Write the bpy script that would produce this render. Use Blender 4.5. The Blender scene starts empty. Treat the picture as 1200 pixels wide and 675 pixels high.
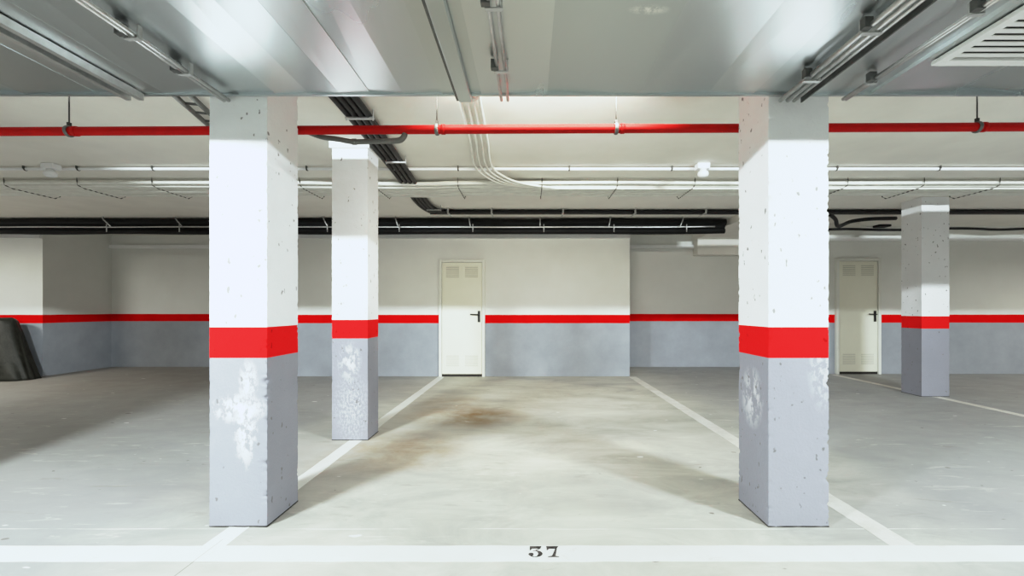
import bpy, bmesh, math, random
from mathutils import Vector, noise
random.seed(7)
S = bpy.context.scene
C = S.collection
F, CX, CY, EYE = 520.0, 620.0, 362.0, 1.2     # focal length (px), vanishing point, eye height
CEIL = 2.73
DUCT_Z, DUCT_Y0, DUCT_Y1 = 2.37, 0.98, 2.425
def PX(x, d): return (x - CX) * d / F
def PZ(y, d): return EYE + (CY - y) * d / F

# ------------------------------------------------------------------ materials
class NT:
    def __init__(s, name, rough=0.6, metal=0.0, spec=0.3):
        s.m = bpy.data.materials.new(name); s.m.use_nodes = True
        s.t = s.m.node_tree; s.b = s.t.nodes['Principled BSDF']
        s.b.inputs['Roughness'].default_value = rough
        s.b.inputs['Metallic'].default_value = metal
        s.b.inputs['Specular IOR Level'].default_value = spec
        s._pos = None
    def n(s, typ, **kw):
        nd = s.t.nodes.new(typ)
        for k, v in kw.items(): setattr(nd, k, v)
        return nd
    def l(s, a, b): s.t.links.new(a, b)
    def pos(s):
        if s._pos is None: s._pos = s.n('ShaderNodeNewGeometry').outputs['Position']
        return s._pos
    def mapped(s, scale, rot=(0,0,0), loc=(0,0,0)):
        mp = s.n('ShaderNodeMapping'); s.l(s.pos(), mp.inputs['Vector'])
        mp.inputs['Scale'].default_value = scale; mp.inputs['Rotation'].default_value = rot; mp.inputs['Location'].default_value = loc
        return mp.outputs['Vector']
    def noise(s, scale, detail=4, rough=.55, vec=None, dist=0):
        nd = s.n('ShaderNodeTexNoise'); s.l(vec or s.pos(), nd.inputs['Vector'])
        nd.inputs['Scale'].default_value = scale; nd.inputs['Detail'].default_value = detail
        nd.inputs['Roughness'].default_value = rough; nd.inputs['Distortion'].default_value = dist
        return nd.outputs['Fac']
    def ramp(s, fac, a, b, ca=0.0, cb=1.0):
        nd = s.n('ShaderNodeMapRange'); s.l(fac, nd.inputs['Value'])
        for k, v in zip(('From Min','From Max','To Min','To Max'), (a, b, ca, cb)): nd.inputs[k].default_value = v
        return nd.outputs['Result']
    def math(s, op, a, b=None):
        nd = s.n('ShaderNodeMath', operation=op)
        for i, v in enumerate((a, b)):
            if v is None: continue
            if isinstance(v, (int, float)): nd.inputs[i].default_value = v
            else: s.l(v, nd.inputs[i])
        return nd.outputs[0]
    def mix(s, fac, a, b, blend='MIX'):
        nd = s.n('ShaderNodeMix', data_type='RGBA', blend_type=blend)
        if isinstance(fac, (int, float)): nd.inputs[0].default_value = fac
        else: s.l(fac, nd.inputs[0])
        for i, v in ((6, a), (7, b)):
            if isinstance(v, tuple): nd.inputs[i].default_value = (*v[:3], 1)
            else: s.l(v, nd.inputs[i])
        return nd.outputs[2]
    def xyz(s):
        nd = s.n('ShaderNodeSeparateXYZ'); s.l(s.pos(), nd.inputs[0]); return nd.outputs
    def color(s, c):
        if isinstance(c, tuple): s.b.inputs['Base Color'].default_value = (*c[:3], 1)
        else: s.l(c, s.b.inputs['Base Color'])
        return s
    def bump(s, h, strength=.2, dist=.01):
        nd = s.n('ShaderNodeBump'); s.l(h, nd.inputs['Height'])
        nd.inputs['Strength'].default_value = strength; nd.inputs['Distance'].default_value = dist
        s.l(nd.outputs[0], s.b.inputs['Normal']); return s
    def ellipse(s, c, r):                      # soft mask around a world point
        mp = s.n('ShaderNodeMapping', vector_type='POINT'); s.l(s.pos(), mp.inputs['Vector'])
        mp.inputs['Scale'].default_value = tuple(1/q for q in r)
        mp.inputs['Location'].default_value = tuple(-a/q for a, q in zip(c, r))
        ln = s.n('ShaderNodeVectorMath', operation='LENGTH'); s.l(mp.outputs[0], ln.inputs[0])
        return s.ramp(ln.outputs['Value'], 1.0, 0.25)
def plain(name, col, rough=.6, metal=0, spec=.3, var=.12, sc=14, bump=0):
    m = NT(name, rough, metal, spec)
    f = m.noise(sc, 4)
    dark = tuple(c*(1-var) for c in col); lite = tuple(min(1, c*(1+var*.5)) for c in col)
    m.color(m.mix(m.ramp(f, .3, .7), dark, lite))
    if bump: m.bump(m.noise(60, 3), bump, .004)
    return m.m

WHITE, RED, GREY = (.84,.845,.85), (.76,.008,.008), (.255,.262,.298)
def paint(name, col, scuffs=(), pits=True, red=False):
    m = NT(name, .8 if red else .6, 0, .03 if red else .22)
    c = m.mix(m.ramp(m.noise(3.5, 5), .3, .7), tuple(x*.94 for x in col), col)
    for (p, r, sc, st) in scuffs:              # scraped paint
        mask = m.math('MULTIPLY', m.ellipse(p, r), m.ramp(m.noise(sc, 6, .72, m.mapped((1,1,.55))), .46, .55))
        c = m.mix(m.math('MULTIPLY', mask, st), c, (.86,.86,.88))
    if pits:
        h = m.ramp(m.noise(30, 2, .4, m.mapped((1,1,.7), loc=(3,1,7))), .70, .735)
        c = m.mix(m.math('MULTIPLY', h, .8), c, tuple(x*.3 for x in (col if red else (.4,.38,.36))))
    m.color(c)
    m.bump(m.math('ADD', m.noise(12, 5), m.math('MULTIPLY', m.noise(70, 3), .4)), .35, .014)
    return m.m
M = {}
M['white'] = paint('white_pillar_paint', WHITE)
M['red'] = paint('red_pillar_paint', (.76,.010,.011), red=True)
M['grey_a'] = paint('grey_pillar_paint_scraped', GREY, [((-1.56,2.44,.56),(.075,.05,.26),24,.95), ((-1.60,2.44,.65),(.17,.05,.09),28,.95), ((-1.545,2.44,.80),(.06,.05,.14),30,.7)])
M['grey_b'] = paint('grey_pillar_paint_scuffed', GREY, [((1.31,2.62,.68),(.05,.14,.20),20,.55),((1.62,2.44,.9),(.1,.05,.3),30,.3)])
M['grey_c'] = paint('grey_pillar_paint_scratched', GREY, [((-1.64,4.05,.72),(.12,.06,.2),18,.6), ((-1.62,4.05,.3),(.2,.06,.4),60,.28)])
M['grey_d'] = paint('grey_pillar_paint', GREY)

def wall_mat(name):
    m = NT(name, .8, 0, .07)
    x, y, z = m.xyz()
    zz = m.math('ADD', z, m.math('MULTIPLY', m.math('SUBTRACT', m.noise(5, 3), .5), .008))
    up = m.mix(m.ramp(m.noise(1.6, 5), .3, .7), (.75,.76,.72), (.80,.81,.77))
    rd = m.mix(m.ramp(m.noise(4, 4), .3, .7), (.64,.0005,.001), (.74,.0015,.002))
    gr = m.mix(m.ramp(m.noise(2.2, 6, .65), .3, .7), (.27,.295,.325), (.335,.36,.395))
    c = m.mix(m.math('GREATER_THAN', zz, .945), gr, rd)
    c = m.mix(m.math('GREATER_THAN', zz, 1.095), c, up)
    m.color(c).bump(m.noise(40, 4), .12, .006)
    return m.m
M['wall'] = wall_mat('two_tone_wall_paint')
M['ceiling'] = plain('ceiling_plaster', (.85,.83,.765), .8, var=.05, sc=2.5, bump=.1)

def floor_mat():
    m = NT('dusty_concrete', .5, 0, .3)
    x, y, z = m.xyz()
    big = m.ramp(m.noise(.55, 5, .6), .32, .68)
    mid = m.ramp(m.noise(2.3, 7, .68, m.mapped((.6,1.2,1), (0,0,.5)), .6), .30, .70)
    c = m.mix(big, (.28,.285,.27), (.48,.47,.40))
    c = m.mix(m.math('MULTIPLY', mid, .8), c, (.64,.63,.55))
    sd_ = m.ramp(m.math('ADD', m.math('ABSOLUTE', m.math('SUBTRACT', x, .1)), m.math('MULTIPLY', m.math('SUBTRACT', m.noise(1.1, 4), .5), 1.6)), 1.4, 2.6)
    c = m.mix(m.math('MULTIPLY', sd_, .76), c, (.245,.255,.265))  # floor sides mixed darker and cooler, standing in for weaker light there
    # swept dust and tyre swirls
    st = m.ramp(m.noise(6, 5, .7, m.mapped((.35,2.6,1), (0,0,.25)), 1.2), .60, .74)
    c = m.mix(m.math('MULTIPLY', st, .65), c, (.72,.70,.63))
    sd = m.ramp(m.noise(5, 6, .7, m.mapped((.4,2.2,1), (0,0,-.3), (4,2,0)), 1.0), .60, .76)
    c = m.mix(m.math('MULTIPLY', sd, .75), c, (.22,.205,.175))
    # rust coloured stain in the bay
    for p, r, k in (((-.70,4.95,0),(.75,.55,1), .95), ((-1.2,3.75,0),(.8,.7,1), .6), ((-.95,5.6,0),(.5,.6,1), .55)):
        msk = m.math('MULTIPLY', m.ellipse(p, r), m.ramp(m.noise(2.6, 6, .65), .36, .62))
        c = m.mix(m.math('MULTIPLY', msk, k), c, (.30,.19,.075))
    # rear left floor darkened brown: shadow painted into the colour
    lf = m.math('MULTIPLY', m.ramp(x, -3.2, -6.5), m.ramp(y, 4.2, 6.8))
    c = m.mix(m.math('MULTIPLY', lf, .45), c, (.26,.22,.175))
    # grit
    g = m.ramp(m.noise(9, 2, .3, m.mapped((1,1.6,1), loc=(9,3,0))), .765, .79)
    c = m.mix(m.math('MULTIPLY', g, .7), c, (.10,.09,.08))
    g2 = m.ramp(m.noise(7, 2, .3, m.mapped((1,2.4,1), loc=(1,13,0))), .765, .79)
    c = m.mix(m.math('MULTIPLY', g2, .8), c, (.80,.80,.78))
    # pour joint across the bay mouth (pale) and saw cut (dark)
    wob = m.math('MULTIPLY', m.math('SUBTRACT', m.noise(1.2, 2), .5), .02)
    j = m.math('LESS_THAN', m.math('ABSOLUTE', m.math('SUBTRACT', m.math('ADD', y, wob), 2.42)), .0035)
    j = m.math('MULTIPLY', j, m.ramp(m.noise(3, 3), .40, .55))
    c = m.mix(m.math('MULTIPLY', j, .75), c, (.80,.79,.74))
    q = m.math('SUBTRACT', x, -1.593)
    k = m.math('MULTIPLY', m.math('LESS_THAN', m.math('ABSOLUTE', q), .003), m.math('LESS_THAN', y, 2.31))
    c = m.mix(m.math('MULTIPLY', k, .75), c, (.12,.11,.10))
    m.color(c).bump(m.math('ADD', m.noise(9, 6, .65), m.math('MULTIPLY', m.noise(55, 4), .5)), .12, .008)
    m.l(m.ramp(m.noise(3, 5), .3, .7, .50, .70), m.b.inputs['Roughness'])
    return m.m
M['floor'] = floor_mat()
def line_mat():
    m = NT('worn_white_line_paint', .55, 0, .25)
    c = m.mix(m.ramp(m.noise(2.2, 5), .3, .7), (.70,.71,.66), (.80,.81,.77))
    w = m.ramp(m.noise(5, 7, .72, m.mapped((1,2,1), (0,0,.5), (5,1,0)), .8), .60, .70)
    c = m.mix(m.math('MULTIPLY', w, .55), c, (.54,.52,.46))
    x, y, z = m.xyz()
    k = m.math('MULTIPLY', m.math('LESS_THAN', m.math('ABSOLUTE', m.math('ADD', x, 1.593)), .0022), m.math('LESS_THAN', y, 2.31))
    c = m.mix(m.math('MULTIPLY', k, .7), c, (.2,.19,.17))
    m.color(c).bump(m.noise(50, 4), .1, .004)
    return m.m
M['line'] = line_mat()
def line_faint():
    m = NT('faded_white_line_paint', .55, 0, .25)
    w = m.ramp(m.noise(4, 7, .72), .38, .66)
    m.color(m.mix(w, (.72,.71,.66), (.55,.53,.475)))
    return m.m
M['line_faint'] = line_faint()
def digit_mat():
    m = NT('stencil_black', .6)
    m.color(m.mix(m.ramp(m.noise(35, 5, .7), .45, .68), (.02,.018,.018), (.14,.12,.115)))
    return m.m
M['digit'] = digit_mat()
def duct_mat():
    m = NT('galvanised_sheet', .30, 1.0, .5)
    f = m.ramp(m.noise(1.8, 4, .55, m.mapped((1.0,.25,1))), .25, .75)
    at = m.n('ShaderNodeAttribute', attribute_name='sheet_tone').outputs['Fac']
    c = m.mix(f, (.53,.58,.59), (.57,.62,.63))
    c = m.mix(at, c, (.80,.82,.82))
    sc = m.math('MULTIPLY', m.ellipse((.47,1.74,2.37),(.09,.035,.05)), m.ramp(m.noise(30, 4, .7, m.mapped((1,1,1),(0,0,.5))), .4, .6))
    m.color(m.mix(sc, c, (.95,.95,.95)))
    m.l(m.ramp(m.noise(1.6, 2, .5, m.mapped((1.4,.3,1))), .3, .7, .26, .33), m.b.inputs['Roughness'])
    m.bump(m.noise(1.6, 1, .4, m.mapped((1,.35,1))), .15, .03)
    return m.m
M['duct'] = duct_mat()
M['steel'] = plain('zinc_conduit', (.62,.63,.62), .35, .9, var=.15, sc=20)
M['steel_dark'] = plain('dark_steel', (.13,.135,.13), .45, .6, var=.25, sc=18)
M['rod'] = plain('threaded_steel', (.035,.035,.033), .7, 0, var=.2, sc=40)
M['white_cable'] = plain('cream_cable_sheath', (.80,.80,.74), .45, var=.08, sc=9)
M['pvc'] = plain('white_pvc', (.86,.87,.88), .4, var=.04)
M['black_cable'] = plain('black_cable_sheath', (.010,.010,.011), .5, spec=.3, var=.3, sc=8)
M['black_pipe'] = plain('black_pipe_sleeve', (.007,.0075,.0075), .6, spec=.2, var=.4, sc=5)
M['grey_pipe'] = plain('grey_pipe', (.13,.135,.125), .4, spec=.4, var=.15)
M['red_pipe'] = plain('red_pipe_enamel', (.46,.006,.005), .6, spec=.12, var=.15, sc=6)
M['door'] = plain('cream_door_enamel', (.79,.785,.665), .4, spec=.4, var=.03, sc=3)
M['frame'] = plain('door_frame_enamel', (.74,.75,.69), .4, spec=.4, var=.03, sc=3)
M['louvre'] = plain('louvre_enamel', (.60,.60,.51), .5, var=.04, sc=3)
M['handle'] = plain('black_handle_plastic', (.012,.012,.012), .4, var=.2)
M['gap'] = plain('shadowed_threshold', (.03,.028,.025), .8, var=.3)
M['grille'] = plain('white_grille_enamel', (.78,.79,.77), .4, var=.04)
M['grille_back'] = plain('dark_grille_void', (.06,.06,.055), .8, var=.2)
M['strap'] = plain('perforated_strap_steel', (.10,.10,.09), .5, .5, var=.3, sc=60)
M['bracket'] = plain('zinc_bracket', (.55,.56,.56), .4, .6, var=.1)
M['ring'] = plain('dull_clamp_steel', (.16,.16,.155), .5, .3, var=.2, sc=40)
M['trim'] = plain('white_trim', (.90,.91,.90), .6, var=.05, sc=3)
M['beam'] = plain('plaster_beam', (.84,.82,.76), .75, var=.05, sc=3, bump=.1)
def tarp_mat():
    m = NT('dark_tarpaulin', .55, 0, .35)
    m.color(m.mix(m.ramp(m.noise(7, 5), .3, .7), (.007,.008,.005), (.022,.023,.017)))
    m.bump(m.noise(14, 5, .6), .4, .02)
    return m.m
M['tarp'] = tarp_mat()

# ------------------------------------------------------------------ geometry helpers
def box(bm, x0, x1, y0, y1, z0, z1):
    v = [bm.verts.new(p) for p in ((x0,y0,z0),(x1,y0,z0),(x1,y1,z0),(x0,y1,z0),(x0,y0,z1),(x1,y0,z1),(x1,y1,z1),(x0,y1,z1))]
    for f in ((3,2,1,0),(4,5,6,7),(0,1,5,4),(1,2,6,5),(2,3,7,6),(3,0,4,7)): bm.faces.new([v[i] for i in f])
    return v
def smooth_path(pts, k=6):
    pts = [Vector(p) for p in pts]
    if len(pts) < 3: return pts
    out = []
    for i in range(len(pts)-1):
        p0 = pts[max(i-1,0)]; p1 = pts[i]; p2 = pts[i+1]; p3 = pts[min(i+2,len(pts)-1)]
        for j in range(k):
            t = j/k
            out.append(.5*((2*p1)+(p2-p0)*t+(2*p0-5*p1+4*p2-p3)*t*t+(3*p1-p0-3*p2+p3)*t**3))
    out.append(pts[-1]); return out
def tube(bm, pts, r, n=10, flat=1.0):
    pts = [Vector(p) for p in pts]
    tang = []
    for i in range(len(pts)):
        a = pts[max(i-1,0)]; b = pts[min(i+1,len(pts)-1)]
        tang.append((b-a).normalized())
    up = Vector((0,0,1)) if abs(tang[0].z) < .9 else Vector((0,1,0))
    rings = []
    u = (up - tang[0]*up.dot(tang[0])).normalized()
    rad = r if isinstance(r, (list, tuple)) else [r]*len(pts)
    for p, t, r in zip(pts, tang, rad):
        u = (u - t*u.dot(t)).normalized(); w = t.cross(u)
        rr = []
        for k in range(n):
            a = 2*math.pi*k/n
            rr.append(bm.verts.new(p + u*math.cos(a)*r*flat + w*math.sin(a)*r))
        rings.append(rr)
    for a, b in zip(rings, rings[1:]):
        for k in range(n):
            f = bm.faces.new((a[k], a[(k+1)%n], b[(k+1)%n], b[k])); f.smooth = True
    bm.faces.new(rings[0][::-1]); bm.faces.new(rings[-1])
def ring(bm, c, R, r, axis='X', n=20, m=8):
    vs = []
    for i in range(n):
        a = 2*math.pi*i/n; row = []
        for j in range(m):
            b = 2*math.pi*j/m; q = R + r*math.cos(b); h = r*math.sin(b)*2.2
            p = (h, q*math.cos(a), q*math.sin(a)) if axis == 'X' else (q*math.cos(a), h, q*math.sin(a))
            row.append(bm.verts.new(Vector(c)+Vector(p)))
        vs.append(row)
    for i in range(n):
        for j in range(m):
            f = bm.faces.new((vs[i][j], vs[(i+1)%n][j], vs[(i+1)%n][(j+1)%m], vs[i][(j+1)%m])); f.smooth = True
def obj(name, bm, mat, parent=None, bevel=0):
    bmesh.ops.recalc_face_normals(bm, faces=bm.faces)
    me = bpy.data.meshes.new(name); bm.to_mesh(me); bm.free()
    me.materials.append(mat)
    o = bpy.data.objects.new(name, me); C.objects.link(o)
    if parent is not None: o.parent = parent; o.location = -Vector(parent.location)
    if bevel:
        b = o.modifiers.new('bevel', 'BEVEL'); b.width = bevel; b.segments = 2; b.limit_method = 'ANGLE'
    return o
def B(name, mat, x0, x1, y0, y1, z0, z1, parent=None, bevel=0):
    bm = bmesh.new(); box(bm, x0, x1, y0, y1, z0, z1); return obj(name, bm, mat, parent, bevel)
def T(name, mat, pts, r, parent=None, n=10, flat=1.0):
    bm = bmesh.new(); tube(bm, pts, r, n, flat); return obj(name, bm, mat, parent)
def tag(o, label, cat, group=None):
    o['label'] = label; o['category'] = cat
    if group: o['group'] = group
    return o
def thing(name, loc, label, cat, group=None):
    o = bpy.data.objects.new(name, None); C.objects.link(o); o.location = loc; o.empty_display_size = .05
    return tag(o, label, cat, group)
def struct(o, label=None, cat=None):
    o['kind'] = 'structure'
    if label: o['label'] = label; o['category'] = cat
    return o

# ------------------------------------------------------------------ room shell
XL, XR, YB, YF = -13.0, 13.0, -6.5, 9.2
W1 = 7.9                                       # plane of the wall with the white door
W2 = 8.2                                       # plane of the right hand wall
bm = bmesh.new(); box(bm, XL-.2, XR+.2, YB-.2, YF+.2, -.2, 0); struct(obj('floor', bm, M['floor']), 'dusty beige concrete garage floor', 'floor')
bm = bmesh.new(); box(bm, XL-.2, XR+.2, YB-.2, YF+.2, CEIL, CEIL+.2); struct(obj('ceiling', bm, M['ceiling']), 'plain cream concrete ceiling slab', 'ceiling')
struct(B('wall_back', M['wall'], XL-.2, XR+.2, YF, YF+.2, 0, CEIL), 'recessed rear wall, white over a red stripe over grey', 'wall')
struct(B('wall_left', M['wall'], XL-.2, XL, YB, YF, 0, CEIL), 'far left wall of the garage', 'wall')
struct(B('wall_right', M['wall'], XR, XR+.2, YB, YF, 0, CEIL), 'far right wall of the garage', 'wall')
struct(B('wall_front', M['wall'], XL-.2, XR+.2, YB-.2, YB, 0, CEIL), 'wall of the garage across the aisle', 'wall')
cb0, cb1 = -4.86, PX(738, W1)
struct(B('wall_center', M['wall'], cb0, cb1, W1, YF, 0, CEIL), 'projecting wall with the white door, red stripe over grey', 'wall')
lb1 = PX(50, W1)
struct(B('wall_left_projecting', M['wall'], XL, lb1, W1, YF, 0, CEIL), 'projecting wall at the far left behind the dark cover', 'wall')
rb0 = 4.72
struct(B('wall_right_projecting', M['wall'], rb0, XR, W2, YF, 0, CEIL), 'projecting wall at the right with the shaded door', 'wall')
struct(B('shade_blocker', M['wall'], -4.95, -3.95, 2.4, 2.7, 0, CEIL), 'unseen blocker added beyond the left edge to shade floor and wall', 'wall')  # added out of view to throw shade on the left floor and wall
# thin white ledge along the tops of the walls
ti = 1
for (a, b, y) in ((cb0, cb1, W1), (lb1, cb0, YF), (cb1, rb0, YF), (XL, lb1, W1), (rb0, XR, W2)):
    struct(B('trim_%d' % ti, M['trim'], a, b, y-.05, y, 2.452, 2.52), None, None); ti += 1
# plaster drop beam in the recess on the right
struct(B('trim_%d' % ti, M['beam'], 3.38, rb0, 7.0, YF, 2.62, CEIL)); ti += 1
struct(B('trim_%d' % ti, M['beam'], 3.40, rb0, 8.95, YF, 2.295, 2.62)); ti += 1

# ------------------------------------------------------------------ pillars
def prism(x0, x1, y0, y1, z0, z1, seed, chip=.011, step=.010, ns=14, cw=(1,1,1,1)):
    bm = bmesh.new(); nz = max(2, round((z1-z0)/step)); rows = []
    cs = ((x0,y0),(x1,y0),(x1,y1),(x0,y1)); cx, cy = (x0+x1)/2, (y0+y1)/2
    for i in range(nz+1):
        z = z0 + (z1-z0)*i/nz; row = []
        for s in range(4):
            ax, ay = cs[s]; bx, by = cs[(s+1)%4]
            nx, ny = ((0,-1),(1,0),(0,1),(-1,0))[s]
            for k in range(ns):
                t = k/ns
                t = .5-.5*math.cos(math.pi*t)       # denser near the corners
                x, y = ax+(bx-ax)*t, ay+(by-ay)*t
                d = .0022*noise.noise(Vector((x*5+seed, y*5, z*4)))
                e = min(t, 1-t)*(abs(bx-ax)+abs(by-ay))  # distance to the corner
                if e < .03:
                    ci = s if t < .5 else (s+1) % 4
                    q = noise.noise(Vector((seed*3.1+ci*11.7, z*16, 2.2)))*.5 + noise.noise(Vector((seed+ci*5, z*60, 8)))*.6 + noise.noise(Vector((seed+ci*9, z*150, 4)))*.3
                    q = max(0, q-.05) * chip * cw[ci] * max(0, 1-e/.024)
                    vx, vy = (cx-x), (cy-y)
                    l = math.hypot(vx, vy); x += vx/l*q*1.4; y += vy/l*q*1.4
                x += nx*d; y += ny*d
                row.append(bm.verts.new((x, y, z)))
        rows.append(row)
    n = ns*4
    for a, b in zip(rows, rows[1:]):
        for k in range(n):
            f = bm.faces.new((a[k], a[(k+1)%n], b[(k+1)%n], b[k])); f.smooth = True
        for c in range(4):
            e = bm.edges.get((a[c*ns], b[c*ns]))
            if e: e.smooth = False
    bm.faces.new(rows[0][::-1]); bm.faces.new(rows[-1])
    return bm
def pillar(x0, x1, y0, y1, seed, greymat, label, chip=.011, cw=(1,1,1,1), zt0=.93, zt1=1.10, capital=False):
    t = thing('concrete_pillar', ((x0+x1)/2, (y0+y1)/2, 0), label, 'pillar')
    obj('grey_base', prism(x0, x1, y0, y1, .003, zt0, seed, chip, cw=cw), greymat, t)
    obj('red_band', prism(x0, x1, y0, y1, zt0, zt1, seed, chip, cw=cw), M['red'], t)
    top = CEIL-.001 if not capital else 2.665
    obj('white_shaft', prism(x0, x1, y0, y1, zt1, top, seed, chip, cw=cw), M['white'], t)
    if capital:
        obj('capital', prism(x0-.02, x1+.02, y0-.02, y1+.02, 2.665, CEIL-.001, seed+1, chip*.5), M['white'], t)
    bm = bmesh.new()                                     # dark sealant line round the foot
    for (a, b) in (((x0,y0),(x1,y0)), ((x0,y0),(x0,y1)), ((x1,y0),(x1,y1))):
        ps = []
        for i in range(9):
            k = i/8; ps.append((a[0]+(b[0]-a[0])*k, a[1]+(b[1]-a[1])*k+.002*math.sin(i*2.1+seed), .004))
        tube(bm, ps, .0035, 6)
    obj('foot_joint', bm, M['gap'], t)
    return t
D1 = 2.44
pillar(PX(245.5,D1), PX(313,D1), D1, D1+.325, 1.3, M['grey_a'], 'large white front pillar on the left with red band and scraped grey foot', .036, (.12,1,.25,.15))
pillar(PX(900.5,D1), PX(971,D1), D1, D1+.345, 5.7, M['grey_b'], 'large white front pillar on the right with red band and ragged chipped edges', .024, (.8,.8,.4,.5))
D3 = 4.05
pillar(PX(389,D3), PX(431,D3), D3, D3+.28, 9.1, M['grey_c'], 'smaller pillar just behind the left front pillar, scratched grey foot and stepped capital', .008, capital=True)
D4 = 6.06
pillar(PX(1080,D4), PX(1112.5,D4), D4, D4+.33, 14.2, M['grey_d'], 'distant white pillar at the far right beside the shaded door', .006)

# ------------------------------------------------------------------ doors
def door(n, x0, x1, y, ztop, label, handle_px):
    cx = (x0+x1)/2
    t = bpy.data.objects.new('door_%d' % n, None); C.objects.link(t); t.location = (cx, y, 0)
    t['kind'] = 'structure'; t['label'] = label; t['category'] = 'door'
    fw = .05
    bm = bmesh.new()
    box(bm, x0, x0+fw, y-.06, y, 0, ztop); box(bm, x1-fw, x1, y-.06, y, 0, ztop); box(bm, x0+fw, x1-fw, y-.06, y, ztop-fw, ztop)
    obj('door_frame', bm, M['frame'], t, .004)
    lf = B('door_leaf', M['door'], x0+fw+.004, x1-fw-.004, y-.035, y-.001, .045, ztop-fw-.004, t, .003)
    B('threshold', M['gap'], x0+fw, x1-fw, y-.03, y-.001, .001, .043, t)
    w = (x1-x0-2*fw)
    for (zc, nm) in ((ztop-.23, 'louvre_vent'), (.27, 'louvre_vent')):
        for sx in (-1, 1):
            bm = bmesh.new(); vx = cx + sx*w*.235
            for k in range(6):
                z = zc-.085+k*.034
                v = box(bm, vx-w*.16, vx+w*.16, y-.041, y-.034, z, z+.017)
                for q in (4, 5): v[q].co.y += .005
            obj(nm, bm, M['louvre'], t)
    hx = x1-fw-.055
    bm = bmesh.new(); box(bm, hx-.022, hx+.022, y-.05, y-.035, .965, 1.165)
    h = obj('handle', bm, M['handle'], t, .004)
    T('lever', M['handle'], smooth_path([(hx, y-.045, 1.10), (hx, y-.085, 1.10), (hx-.03, y-.095, 1.10), (hx-.15, y-.095, 1.105)]), .011, None).parent = h
    lv = [c for c in h.children][0]; lv.location = (0,0,0)
    return t
door(1, PX(515,W1), PX(568.5,W1), W1, PZ(304.5,W1), 'white metal door with louvres and black handle in the middle wall', 0)
door(2, PX(978,W2), PX(1030,W2), W2, PZ(303,W2), 'shaded cream metal door with black handle behind right front pillar', 0)

# ------------------------------------------------------------------ ventilation duct and what hangs under it
seams = [-6.0,-5.2,-4.5,-3.8,-3.2,-2.75,-2.36,-1.98,-1.72,-1.38,-1.20,-1.03,-.865,-.685,-.475,-.26,.10,.60,.98,1.22,1.52,1.86,2.30,2.9,3.6,4.3,5.1,6.0]
bm = bmesh.new(); rnd = random.Random(11); tone = bm.verts.layers.float.new('sheet_tone')
for i, (a, b) in enumerate(zip(seams, seams[1:])):
    za = DUCT_Z + rnd.uniform(0, .003); zb = DUCT_Z + rnd.uniform(.010, .024)*min(1.6, (b-a)/.25)
    if rnd.random() < .3: za, zb = zb, za
    v = box(bm, a, b, DUCT_Y0, DUCT_Y1, DUCT_Z, 2.60)
    v[0].co.z = za; v[3].co.z = DUCT_Z + (za-DUCT_Z)*.55; v[1].co.z = zb; v[2].co.z = DUCT_Z + (zb-DUCT_Z)*.55
    tn = rnd.uniform(0, .6)
    for q in v: q[tone] = tn
dt = thing('ventilation_duct', (0, 1.7, DUCT_Z), 'wide galvanised sheet metal duct running overhead in front of the pillars', 'duct')
obj('sheet_metal_casing', bm, M['duct'], dt)
bm = bmesh.new(); box(bm, -6, 6, DUCT_Y1-.012, DUCT_Y1+.006, DUCT_Z-.006, DUCT_Z+.03)
box(bm, -6, 6, DUCT_Y0-.006, DUCT_Y0+.012, DUCT_Z-.004, DUCT_Z+.04)  # near lip, out of view, added to keep the light cutoff crisp
obj('edge_flange', bm, M['duct'], dt)

bm = bmesh.new()                                          # grille in the underside
gx0, gx1, gy0, gy1 = 1.90, 2.75, 1.38, 2.10
gt = thing('ventilation_grille', ((gx0+gx1)/2, (gy0+gy1)/2, DUCT_Z), 'white louvred grille set in the underside of the metal duct at upper right', 'vent')
box(bm, gx0, gx1, gy0, gy0+.045, DUCT_Z-.022, DUCT_Z-.002); box(bm, gx0, gx1, gy1-.045, gy1, DUCT_Z-.022, DUCT_Z-.002)
box(bm, gx0, gx0+.045, gy0+.045, gy1-.045, DUCT_Z-.022, DUCT_Z-.002); box(bm, gx1-.045, gx1, gy0+.045, gy1-.045, DUCT_Z-.022, DUCT_Z-.002)
obj('grille_frame', bm, M['grille'], gt, .003)
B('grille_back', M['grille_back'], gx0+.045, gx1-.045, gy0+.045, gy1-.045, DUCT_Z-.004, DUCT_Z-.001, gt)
ny = 14
for k in range(ny):
    bm = bmesh.new(); y = gy0+.05+(gy1-gy0-.1)*(k+.5)/ny
    v = box(bm, gx0+.045, gx1-.045, y-.019, y+.017, DUCT_Z-.016, DUCT_Z-.012)
    for q in (2, 3, 6, 7): v[q].co.z += .006
    obj('slat', bm, M['grille'], gt)

RZ = 2.332; YE = 2.41
def conduit(name, xs, z, r, clamps, label, mat='steel', drop=0, y0=DUCT_Y0+.02, y1=YE, group=None):
    t = thing(name, (sum(xs)/len(xs), y0, z), label, 'conduit', group)
    for x in xs: T('tube', M[mat], [(x, y0, z), (x, (y0+y1)/2, z), (x, y1, z)], r, t, 12)
    for yc in clamps:
        bm = bmesh.new()
        a, b = min(xs)-r-.008, max(xs)+r+.008
        box(bm, a, b, yc-.010, yc+.010, z-r-.006, z-r-.001)
        box(bm, a, a+.006, yc-.010, yc+.010, z-r-.001, DUCT_Z+.004); box(bm, b-.006, b, yc-.010, yc+.010, z-r-.001, DUCT_Z+.004)
        obj('clamp', bm, M['bracket'], t)
        bm = bmesh.new(); box(bm, a-.012, a+.022, yc-.04, yc-.012, z-.012, z+.03); obj('clamp_bolt', bm, M['steel_dark'], t)
    return t
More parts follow.
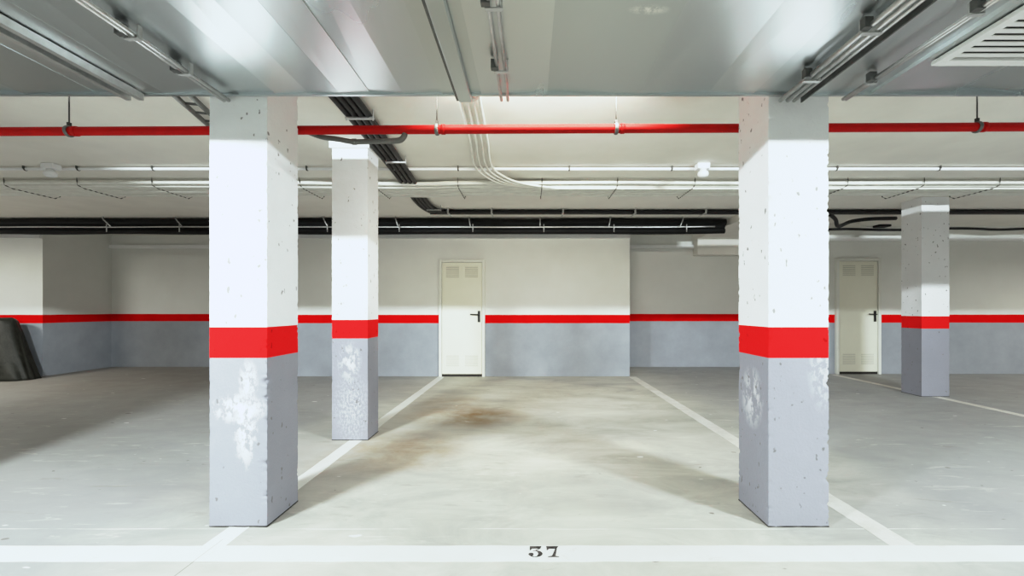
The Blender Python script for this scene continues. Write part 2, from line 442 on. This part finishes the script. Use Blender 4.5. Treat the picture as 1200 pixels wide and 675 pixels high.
# flat rail at the far left
t = thing('support_rail', (-2.13, 1.7, RZ), 'pale twin support rail under the duct at the far left', 'rail')
for a in (-2.175, -2.105):
    bm = bmesh.new(); box(bm, a-.014, a+.014, DUCT_Y0+.02, YE, RZ, RZ+.006); box(bm, a-.014, a-.010, DUCT_Y0+.02, YE, RZ+.006, RZ+.036); box(bm, a+.010, a+.014, DUCT_Y0+.02, YE, RZ+.006, RZ+.036)
    obj('channel', bm, M['steel'], t)
conduit('metal_conduit', [-1.655,-1.63], RZ, .010, [1.84, 2.12], 'shiny twin conduit with two clamps under the duct at left, above left front pillar')
# trunking
t = thing('cable_trunking', (-.35, 1.7, RZ), 'flat grey cable trunking under the duct left of centre', 'trunking')
bm = bmesh.new(); box(bm, -.385, -.315, DUCT_Y0+.02, YE+.03, RZ+.004, RZ+.04); obj('trunking_body', bm, M['duct'], t, .003)
bm = bmesh.new(); box(bm, -.397, -.386, DUCT_Y0+.02, YE+.02, RZ+.006, RZ+.038); obj('shadow_rail', bm, M['steel_dark'], t)
conduit('metal_conduit', [-.150,-.115], RZ, .008, [1.66, 2.10], 'slim twin conduit with clamps under the duct near the centre of the photo')
t = conduit('metal_conduit', [1.365,1.405], RZ, .012, [1.80, 2.18], 'bundled conduit with dark angle bar under the duct above right front pillar')
bm = bmesh.new(); box(bm, 1.475, 1.482, DUCT_Y0+.02, YE, RZ-.012, RZ+.036); box(bm, 1.482, 1.515, DUCT_Y0+.02, YE, RZ+.028, RZ+.036)
obj('angle_bar', bm, M['steel_dark'], t)
T('tube', M['steel'], [(1.438, DUCT_Y0+.02, RZ-.002), (1.438, 1.7, RZ-.002), (1.438, YE, RZ-.002)], .009, t)
conduit('metal_conduit', [1.705,1.722], RZ+.006, .009, [1.70, 2.22], 'single pale conduit under the duct, between the bundled conduit and the grille')

# ------------------------------------------------------------------ red pipe and hangers
RD, RR = 2.97, .0285
def rz(x): return 2.400 + .0046*(x+0.6)
t = thing('red_pipe', (0, RD, rz(0)), 'long red fire pipe running across behind the front pillars', 'pipe')
T('pipe', M['red_pipe'], [(x, RD, rz(x)) for x in (-9, -6, -3, 0, 3, 6, 9)], RR, t, 16)
hang = [(81, 'thin rod hanger clamping the red pipe left of the left front pillar'), (512, 'thin rod hanger clamping the red pipe directly above the white door'),
        (722, 'thin rod hanger clamping the red pipe left of the right front pillar'), (1145, 'thin rod hanger clamping the red pipe at far right beyond right front pillar')]
for px, lab in hang:
    x = PX(px, RD); z = rz(x)
    h = thing('pipe_hanger', (x, RD, z), lab, 'hanger', 'rod hangers along the red pipe')
    bm = bmesh.new(); ring(bm, (x, RD, z), RR+.005, .0055); obj('clamp_ring', bm, M['ring'], h)
    T('rod', M['rod'], [(x, RD, z+RR+.005), (x, RD, CEIL-.001)], .0042, h, 8)
    bm = bmesh.new(); box(bm, x-.009, x+.009, RD-.009, RD+.009, z+RR+.008, z+RR+.03); obj('nut', bm, M['rod'], h)
    T('coupling', M['red_pipe'], [(x+.03, RD, rz(x+.03)), (x+.055, RD, rz(x+.055))], RR+.004, t, 16)
# grey branch pipe turning up into the red pipe
d = 3.0
gp = [(PX(340,2.95), 3.06, PZ(146,3.0)), (PX(373,d), d+.03, PZ(158,d)), (PX(395,d), d, PZ(163,d)), (PX(414,d), d-.02, PZ(167.5,d)), (PX(422,d), d-.02, PZ(167.5,d)), (PX(440,d), d-.02, PZ(167,d)), (PX(462,d), d-.02, PZ(166.5,d))]
t = thing('grey_branch_pipe', gp[3], 'grey branch pipe with upturned elbow under the red pipe behind left front pillar', 'pipe')
T('pipe', M['grey_pipe'], smooth_path(gp, 5), .0175, t, 12)
e = [(PX(461,d), d-.02, PZ(166.5,d)), (PX(470,d), d-.02, PZ(165.5,d)), (PX(475,d), d-.025, PZ(161,d)), (PX(475.5,d), d-.028, PZ(156.5,d))]
T('elbow', M['grey_pipe'], smooth_path(e, 6), .019, t, 12)
bm = bmesh.new(); tube(bm, [(PX(414,d), d-.02, PZ(167.5,d)), (PX(419,d), d-.02, PZ(167.5,d))], .021, 12); obj('socket', bm, M['grey_pipe'], t)

# dark cable tray left of the left front pillar
t = thing('cable_tray', (-2.3, 3.3, CEIL-.06), 'dark cable tray under the ceiling left of the left front pillar', 'tray')
a = Vector((PX(205,3.0), 3.0, CEIL-.04)); b = Vector((PX(262,3.75), 3.75, CEIL-.04))
dirv = (b-a).normalized(); nv = Vector((dirv.y, -dirv.x, 0))
bm = bmesh.new()
for s in (-.055, .055): tube(bm, [a+nv*s, (a+b)/2+nv*s, b+nv*s], .018, 8)
obj('side_rail', bm, M['grey_pipe'], t)
for k in range(5):
    p = a+(b-a)*(k+.5)/5; T('rung', M['steel_dark'], [p-nv*.055, p+nv*.055], .010, t, 6)

# ------------------------------------------------------------------ black cables: along the ceiling, then turning right
order = ('leftmost', 'second from left', 'third from left', 'rightmost')
for i in range(4):
    o = (i-1.5)*.054
    r = .024; z = CEIL-.035-.003*i
    x0 = PX(408, 3.2)+o; x1 = PX(505, 6.75)+o; yb = 6.86-o*.75
    pts = [(x0-.03, 2.55, z), (x0, 3.2, z), (x0+(x1-x0)*.5, 4.9, z), (x1-.005, 6.2, z), (x1+.03, yb-.16, z), (x1+.12, yb-.03, z), (x1+.35, yb, z), (2.0, yb, z), (6.0, yb, z), (12.0, yb, z)]
    c = T('black_cable', M['black_cable'], smooth_path(pts, 7), r, None, 10)
    tag(c, order[i] + ' of the four thick black cables turning right below the ceiling', 'cable', 'thick black cables on the ceiling')
def crossbar(px0, px1, py, label):
    dd = (CEIL-.07-EYE)*F/(CY-py)
    t = thing('cable_bracket', (PX((px0+px1)/2,dd), dd, CEIL-.07), label, 'bracket', 'brackets under the black cables')
    B('bar', M['bracket'], PX(px0,dd), PX(px1,dd), dd-.014, dd+.014, CEIL-.074, CEIL-.062, t)
    for x in (PX(px0,dd)+.006, PX(px1,dd)-.006): T('hook', M['bracket'], [(x, dd, CEIL-.085), (x, dd, CEIL-.001)], .005, t, 6)
crossbar(405, 438, 139, 'zinc bracket under the black cables, just above the red pipe')
crossbar(452, 476, 190.5, 'zinc bracket under the black cables right of the smaller pillar top')
crossbar(500, 517, 246, 'zinc bracket under the black cables where they turn right')
for px, w in ((527,'first'), (577,'second'), (659,'third'), (742,'fourth'), (823,'fifth')):
    dd = 6.86; x = PX(px, dd)
    bm = bmesh.new(); box(bm, x-.012, x+.012, dd-.14, dd+.14, CEIL-.078, CEIL-.070); box(bm, x-.012, x+.012, dd-.15, dd-.14, CEIL-.09, CEIL-.001)
    tag(obj('cable_clip', bm, M['bracket']), w + ' small zinc clip from left on the horizontal black cables', 'clip', 'clips on the horizontal black cables')

# ------------------------------------------------------------------ white cables
fz = CEIL-.03
rows = [5.20, 5.30, 5.40, 5.50, 5.60, 5.70]
words = ('nearest', 'second nearest', 'third nearest', 'third farthest', 'second farthest', 'farthest')
for i, y in enumerate(rows):
    rr = random.Random(i)
    zz = lambda: fz - .018 + rr.uniform(-.006, .006)
    pts = [(-12, y, zz())] + [(x, y+rr.uniform(-.012,.012)+(.03 if x < -1.2 and x > -2.4 else 0), zz()-(.012 if -1.8 < x < -.9 else 0)) for x in (-9, -6.1, -4.4, -2.67, -1.3, -.83, .15, 1.03, 1.93, 3.7, 5.5)] + [(12, y, zz())]
    tag(T('white_cable', M['white_cable'], smooth_path(pts, 4), .025 if i == 0 else .036, None, 8), words[i] + ' of the flat row of white cables slung across the ceiling', 'cable', 'row of white cables across the ceiling')
for i in range(4):                                         # coming out of the trunking and joining the row
    x0 = -.372+i*.020; y0 = YE+.04
    xa = PX(541+i*7.2, 3.17)
    xb = PX(558+i*5.2, 4.76) + .01*i
    pts = [(x0, y0, RZ+.02), (x0+.01, 2.62, RZ+.12), (xa, 3.05, fz-.01), (xa+(xb-xa)*.5, 3.95, fz+.005), (xb, 4.62, fz), (xb+.10, 4.95-i*.02, fz-.03), (xb+.32, 5.16-.02*i, fz-.055), (xb+.8, 5.24+.02*i, fz-.062), (1.2, 5.28+.06*i, fz-.066), (12, 5.28+.06*i, fz-.066)]
    tag(T('thin_white_cable', M['white_cable'], smooth_path(pts, 6), .012, None, 8), ('leftmost','second from left','third from left','rightmost')[i] + ' of four thin white cables curving from trunking to white cable row', 'cable', 'thin white cables from the trunking')
for i, x in enumerate([-6.11,-5.26,-4.39,-2.67,-1.8,-.83,.15,1.03,1.93,3.71,4.6,5.48]):
    bm = bmesh.new()
    ps = [(5.16, CEIL-.001), (5.165, fz-.045), (5.25, fz-.066), (5.45, fz-.066), (5.72, fz-.066), (5.78, fz-.03), (5.785, CEIL-.001)]
    full = []; rads = []                                  # perforated band: waists at the holes
    for (a, b) in zip(ps, ps[1:]):
        n = max(1, int(math.hypot(b[0]-a[0], b[1]-a[1])/.016))
        for k in range(n):
            u = k/n; full.append((x, a[0]+(b[0]-a[0])*u, a[1]+(b[1]-a[1])*u-.012)); rads.append(.0065 if (len(full)//2) % 2 else .0018)
    full.append((x, ps[-1][0], CEIL-.001)); rads.append(.005); full[0] = (x, ps[0][0], CEIL-.001)
    tube(bm, full, rads, 6)
    tn = ['first','second','third','fourth','fifth','sixth','seventh','eighth','ninth','tenth','eleventh','twelfth'][i]
    tag(obj('perforated_strap', bm, M['strap']), tn + ' perforated strap from the left slung under the white cable row', 'strap', 'perforated straps under the white cables')

# thin white conduit with clips and two sensors
cd = 4.76; cz = CEIL-.028
t = thing('thin_white_conduit', (0, cd, cz), 'thin white conduit clipped straight across the ceiling behind the red pipe', 'conduit')
T('tube', M['pvc'], [(x, cd, cz) for x in (-12, -6, 0, 6, 12)], .016, t, 10)
for px in (30, 92, 180, 360, 537, 667, 787, 980, 1100):
    x = PX(px, cd); bm = bmesh.new(); ring(bm, (x, cd, cz), .019, .004, 'X', 14, 6)
    box(bm, x-.006, x+.006, cd-.03, cd-.015, cz-.004, CEIL-.001); obj('clip', bm, M['strap'], t)
def sensor(px, label):
    x = PX(px, cd-.08); y = cd-.08
    t = thing('motion_sensor', (x, y, CEIL), label, 'sensor', 'white sensors on the ceiling conduit')
    B('base', M['pvc'], x-.065, x+.065, y-.05, y+.05, CEIL-.06, CEIL-.001, t, .008)
    bm = bmesh.new(); n = 20; prof = [(.001,-.145),(.03,-.143),(.05,-.13),(.056,-.11),(.05,-.088),(.035,-.078),(.035,-.06)]
    rows = [[bm.verts.new((x+.005+rr*math.cos(2*math.pi*k/n), y-.01+rr*math.sin(2*math.pi*k/n), CEIL+zz)) for k in range(n)] for rr, zz in prof]
    for a, b in zip(rows, rows[1:]):
        for k in range(n): f = bm.faces.new((a[k], a[(k+1)%n], b[(k+1)%n], b[k])); f.smooth = True
    bm.faces.new(rows[0][::-1]); bm.faces.new(rows[-1]); obj('sensor_head', bm, M['pvc'], t)
sensor(60, 'white motion sensor on the ceiling left of the left front pillar')
sensor(823, 'white motion sensor on the ceiling left of the right front pillar')

# ------------------------------------------------------------------ black pipes in front of the rear wall
def bpipe(y, z, r, x0, x1, label, mat='black_pipe', sag=.012, group='black pipes along the rear wall'):
    rr = random.Random(label)
    n = 14; pts = [(x0+(x1-x0)*k/n, y, z+rr.uniform(-sag, sag)) for k in range(n+1)]
    tag(T('long_pipe', M[mat], smooth_path(pts, 4), r, None, 12), label, 'pipe', group)
BP = 7.45
bpipe(BP, PZ(257.0,BP)-.045, .056, -12.5, 3.30, 'topmost thick black pipe along the rear wall, left of the beam')
bpipe(BP+.06, PZ(263.5,BP), .050, -12.5, 3.30, 'second thick black pipe from the top along the rear wall')
bpipe(BP-.05, PZ(266.5,BP), .011, -12.5, 3.1, 'thin pale conduit running between the black pipes on the rear wall', 'steel', .006, None)
bpipe(BP+.05, PZ(270.5,BP), .046, -12.5, 3.30, 'lowest thick black pipe along the rear wall, just above the ledge')
bpipe(BP+.19, PZ(259.0,BP+.19), .055, -12.5, 3.30, 'thick black pipe hidden closest to the rear wall behind the other black pipes')
bpipe(BP+.19, PZ(267.0,BP+.19), .045, -12.5, 3.30, 'lower black pipe closest to the rear wall, seen between the front pipes')
bpipe(7.75, PZ(268.5,7.75), .022, 5.0, 12.5, 'slim black pipe on the right wall behind the distant pillar', group=None)
bpipe(7.9, PZ(256.5,7.9), .016, 5.0, 12.5, 'thin pale pipe on right wall above the slim black pipe', 'white_cable', .004, None)
for i, (px, py) in enumerate(((122,259),(207,259),(380,259),(464,259),(550,259),(633,260),(715,260),(800,258))):
    dd = BP-.08; x = PX(px, dd); s = (px-620)/600*-.5
    t = thing('pipe_strap', (x, dd, PZ(260,dd)), ('first','second','third','fourth','fifth','sixth','seventh','eighth')[i] + ' pale metal strap from the left across the rear black pipes', 'strap', 'straps on the rear black pipes')
    T('band', M['bracket'], smooth_path([(x, dd-.01, PZ(254,dd)), (x+.04*s, dd-.04, PZ(257,dd)), (x+.35*s, dd-.035, PZ(266,dd))], 3), .009, t, 6)
    T('hook', M['bracket'], [(x+.06, dd-.02, PZ(263,dd)), (x+.06, dd-.02, PZ(272,dd))], .008, t, 6)

# boxes and loose cable in the dark corner right of the right front pillar
tag(B('white_service_box', M['beam'], PX(958,8.0), PX(1006,8.0), 7.95, 8.19, PZ(267.5,8.0), PZ(257.5,8.0), None, .01), 'pale box on the wall right of the right front pillar near the ceiling', 'box')
tag(B('black_junction_box', M['black_pipe'], PX(1032,8.0), PX(1046,8.0), 8.02, 8.19, PZ(265,8.0), PZ(259.5,8.0), None, .008), 'small black box near the ceiling left of the distant pillar', 'box')
x = PX(985,7.2)
pts = [(x-.35, 6.95, 2.69), (x-.15, 7.1, 2.63), (x, 7.25, 2.55), (x+.25, 7.3, 2.64), (x+.5, 7.2, 2.66), (x+.9, 7.2, 2.67)]
tag(T('loose_cable', M['black_cable'], smooth_path(pts, 6), .030, None, 8), 'sagging loose black cable near the ceiling right of right front pillar', 'cable')

# ------------------------------------------------------------------ covered object at the far left
def tarp():
    bm = bmesh.new(); n, m = 96, 26
    cx, cy, hx, hy, top = -9.66, 7.55, 1.23, .30, 1.075
    rows = []
    for j in range(m+1):
        t = j/m
        row = []
        for i in range(n):
            a = 2*math.pi*i/n
            ca, sa = math.cos(a), math.sin(a)
            k = (abs(ca)**3.2+abs(sa)**3.2)**(-1/3.2)
            if t < .72:
                u = t/.72; sx = 1.0-.27*u**.9; sy = 1.0-.45*u**1.4; z = top*(.97*u)
            else:
                u = (t-.72)/.28; sx = .73*(1-u)+.001; sy = .55*(1-u)+.001; z = top*(.97+.03*math.sin(u*math.pi/2))
            fold = noise.noise(Vector((ca*3.4, sa*3.4, t*1.3)))*.5 + .5*math.sin(a*17+3*noise.noise(Vector((a*2, t*2, 3))))
            am = .045*max(0, (1-t*1.05))
            x = cx+hx*k*ca*sx*(1+am*fold*.6); y = cy+hy*k*sa*sy*(1+am*fold*2.2)
            z += .02*noise.noise(Vector((x*3, y*3, 5)))*min(1, t*4) - (.03*abs(math.sin(a*4)) if t > .6 and t < .8 else 0)
            row.append(bm.verts.new((x, min(y, 7.88), max(z, .002))))
        rows.append(row)
    for a, b in zip(rows, rows[1:]):
        for k in range(n): f = bm.faces.new((a[k], a[(k+1)%n], b[(k+1)%n], b[k])); f.smooth = True
    bm.faces.new(rows[0][::-1]); bm.faces.new(rows[-1])
    return tag(obj('tarpaulin_cover', bm, M['tarp']), 'dark draped tarpaulin over a parked object at the far left wall', 'tarpaulin')
tarp()

# ------------------------------------------------------------------ painted floor markings
def strip(name, mat, pts, w, label, z=.002):
    bm = bmesh.new()
    (xa, ya), (xb, yb) = pts
    d = Vector((xb-xa, yb-ya)); L = d.length; d.normalize(); nn = Vector((-d.y, d.x))
    N = max(2, int(L/.04)); prev = None; cells = []
    for i in range(N+1):
        p = Vector((xa, ya))+d*L*i/N
        e1 = w/2+.004*noise.noise(Vector((p.x*9, p.y*9, 1))); e2 = w/2+.004*noise.noise(Vector((p.x*9, p.y*9, 7)))
        cur = [bm.verts.new((*(p+nn*e1), z)), bm.verts.new((*(p-nn*e2), z)), bm.verts.new((*(p-nn*e2), 0.0002)), bm.verts.new((*(p+nn*e1), .0002))]
        if prev:
            for k in range(4): bm.faces.new((prev[k], prev[(k+1)%4], cur[(k+1)%4], cur[k]))
        else: bm.faces.new(cur)
        prev = cur
    bm.faces.new(prev[::-1])
    return tag(obj(name, bm, mat), label, 'floor marking')
strip('parking_line', M['line'], ((-7, 2.173), (7.5, 2.181)), .138, 'broad white line across the foreground floor, carrying the number')
strip('parking_line', M['line'], ((-1.595, 2.24), (-1.55, 7.86)), .115, 'white bay line running back under the two left pillars', .0015)
strip('parking_line', M['line_faint'], ((1.895, 2.245), (1.825, 7.86)), .13, 'white bay line running back past right front pillar to the wall corner', .0015)
strip('parking_line', M['line_faint'], ((5.55, 2.25), (5.56, 8.1)), .11, 'faint white bay line at the far right under the distant pillar', .0015)

def poly(bm, pts, x, y, w, h, z):
    bm.faces.new([bm.verts.new((x+u*w, y+v*h, z)) for u, v in pts])
def digit(which, x, y, w, h, parent):
    bm = bmesh.new(); z = .0032
    if which == 3:
        poly(bm, [(.08,.78),(.86,.78),(.95,1.0),(.08,1.0)], x, y, w, h, z)
        poly(bm, [(.08,.60),(.13,.60),(.24,.78),(.08,.78)], x, y, w, h, z)
        poly(bm, [(.74,.78),(.86,.78),(.56,.60),(.40,.55)], x, y, w, h, z)
        n = 18; out = []; inn = []
        for i in range(n+1):
            a = math.radians(112-250*i/n)
            out.append((.50+.50*math.cos(a), .30+.30*math.sin(a))); inn.append((.44+.24*math.cos(a), .30+.26*math.sin(a)))
        for i in range(n): poly(bm, [out[i], out[i+1], inn[i+1], inn[i]], x, y, w, h, z)
        poly(bm, [(.17+.19*math.cos(2*math.pi*i/16), .25+.14*math.sin(2*math.pi*i/16)) for i in range(16)], x, y, w, h, z)
        poly(bm, [(.03,.20),(.14,.07),(.34,.0),(.36,.05),(.22,.12)], x, y, w, h, z)
    else:
        poly(bm, [(.02,.76),(.82,.76),(1.0,1.0),(.0,1.0)], x, y, w, h, z)
        poly(bm, [(.02,.62),(.08,.62),(.22,.76),(.02,.76)], x, y, w, h, z)
        poly(bm, [(.72,.76),(.84,.76),(.68,.10),(.40,.10)], x, y, w, h, z)
        poly(bm, [(.08,0),(.96,0),(.96,.04),(.68,.11),(.40,.11),(.08,.05)], x, y, w, h, z)
    bmesh.ops.recalc_face_normals(bm, faces=bm.faces)
    for f in bm.faces:
        if f.normal.z < 0: f.normal_flip()
    r = bmesh.ops.extrude_face_region(bm, geom=list(bm.faces))
    for v in r['geom']:
        if isinstance(v, bmesh.types.BMVert): v.co.z += .0006
    return obj('digit', bm, M['digit'], parent)
t = thing('painted_number', (.07, 2.185, .002), 'black stencilled number 37 on the broad white foreground line', 'number')
digit(3, -.002, 2.140, .068, .098, t); digit(7, .086, 2.140, .062, .098, t)

# ------------------------------------------------------------------ lights
def area(name, loc, aim, sx, sy, power, col=(.93,.97,1.0)):
    ld = bpy.data.lights.new(name, 'AREA'); ld.shape = 'RECTANGLE'; ld.size = sx; ld.size_y = sy; ld.energy = power; ld.color = col
    o = bpy.data.objects.new(name, ld); o.location = loc; C.objects.link(o)
    o.rotation_euler = Vector(aim).to_track_quat('-Z', 'Y').to_euler(); return o
LY, LZ = -.75, 2.655
KEY = (.86, .97, 1.0)
area('tube_light', (-3.2, LY, LZ), (.1, 1, -.24), .7, .03, 475, KEY)
area('tube_light', (4.3, LY, LZ), (-.1, 1, -.24), .7, .03, 450, KEY)
for x0 in (-4.0, 0, 4.0): area('aisle_fill', (x0, -3.6, 2.7), (0, 0, -1), 1.2, .3, 78, KEY)  # unseen lamps added behind the camera as bounce fill
bl = area('batten_light', (0.1, 2.80, CEIL-.07), (0, 1, -.62), 1.4, .08, 48, (1,.975,.86)); bl.data.spread = math.radians(112)
area('hall_fill', (-9.6, 4.6, CEIL-.03), (0, 0, -1), 1.2, .3, 200, (.95,.98,.92))  # this and the next are unseen fill lamps added to lift both sides
area('hall_fill', (10.2, 5.0, CEIL-.03), (0, 0, -1), 1.2, .3, 110, (.97,.98,.90))
w = bpy.data.worlds.new('world'); S.world = w; w.use_nodes = True
w.node_tree.nodes['Background'].inputs[0].default_value = (.8,.85,.9,1); w.node_tree.nodes['Background'].inputs[1].default_value = .3

# ------------------------------------------------------------------ camera and view
cd_ = bpy.data.cameras.new('camera'); cam = bpy.data.objects.new('camera', cd_); C.objects.link(cam)
cam.location = (0, 0, EYE); cam.rotation_euler = (math.radians(90), 0, 0)
cd_.sensor_width = 36; cd_.lens = F/1200*36; cd_.shift_x = -(CX-600)/1200; cd_.shift_y = (CY-337.5)/1200
cd_.clip_start = .02
S.camera = cam
S.view_settings.view_transform = 'Standard'; S.view_settings.look = 'None'; S.view_settings.exposure = 0
vs = S.view_settings; vs.use_curve_mapping = True
cm = vs.curve_mapping; cm.extend = 'HORIZONTAL'; cm.white_level = (3,3,3)
cv = cm.curves[3]
for x, y in ((.1,.095),(.3,.305),(.6,.60),(1.0,.80),(1.8,.935)): cv.points.new(x/3, y)
for k, pts in ((0, ((.2,.2),(.36,.325),(.6,.40))), (1, ((.2,.2),(.36,.35),(.6,.50)))):   # highlights roll off to a cool white
    cm.curves[k].points[1].location = (1, pts[-1][1]+.04)
    for p in pts: cm.curves[k].points.new(*p)
cm.update()
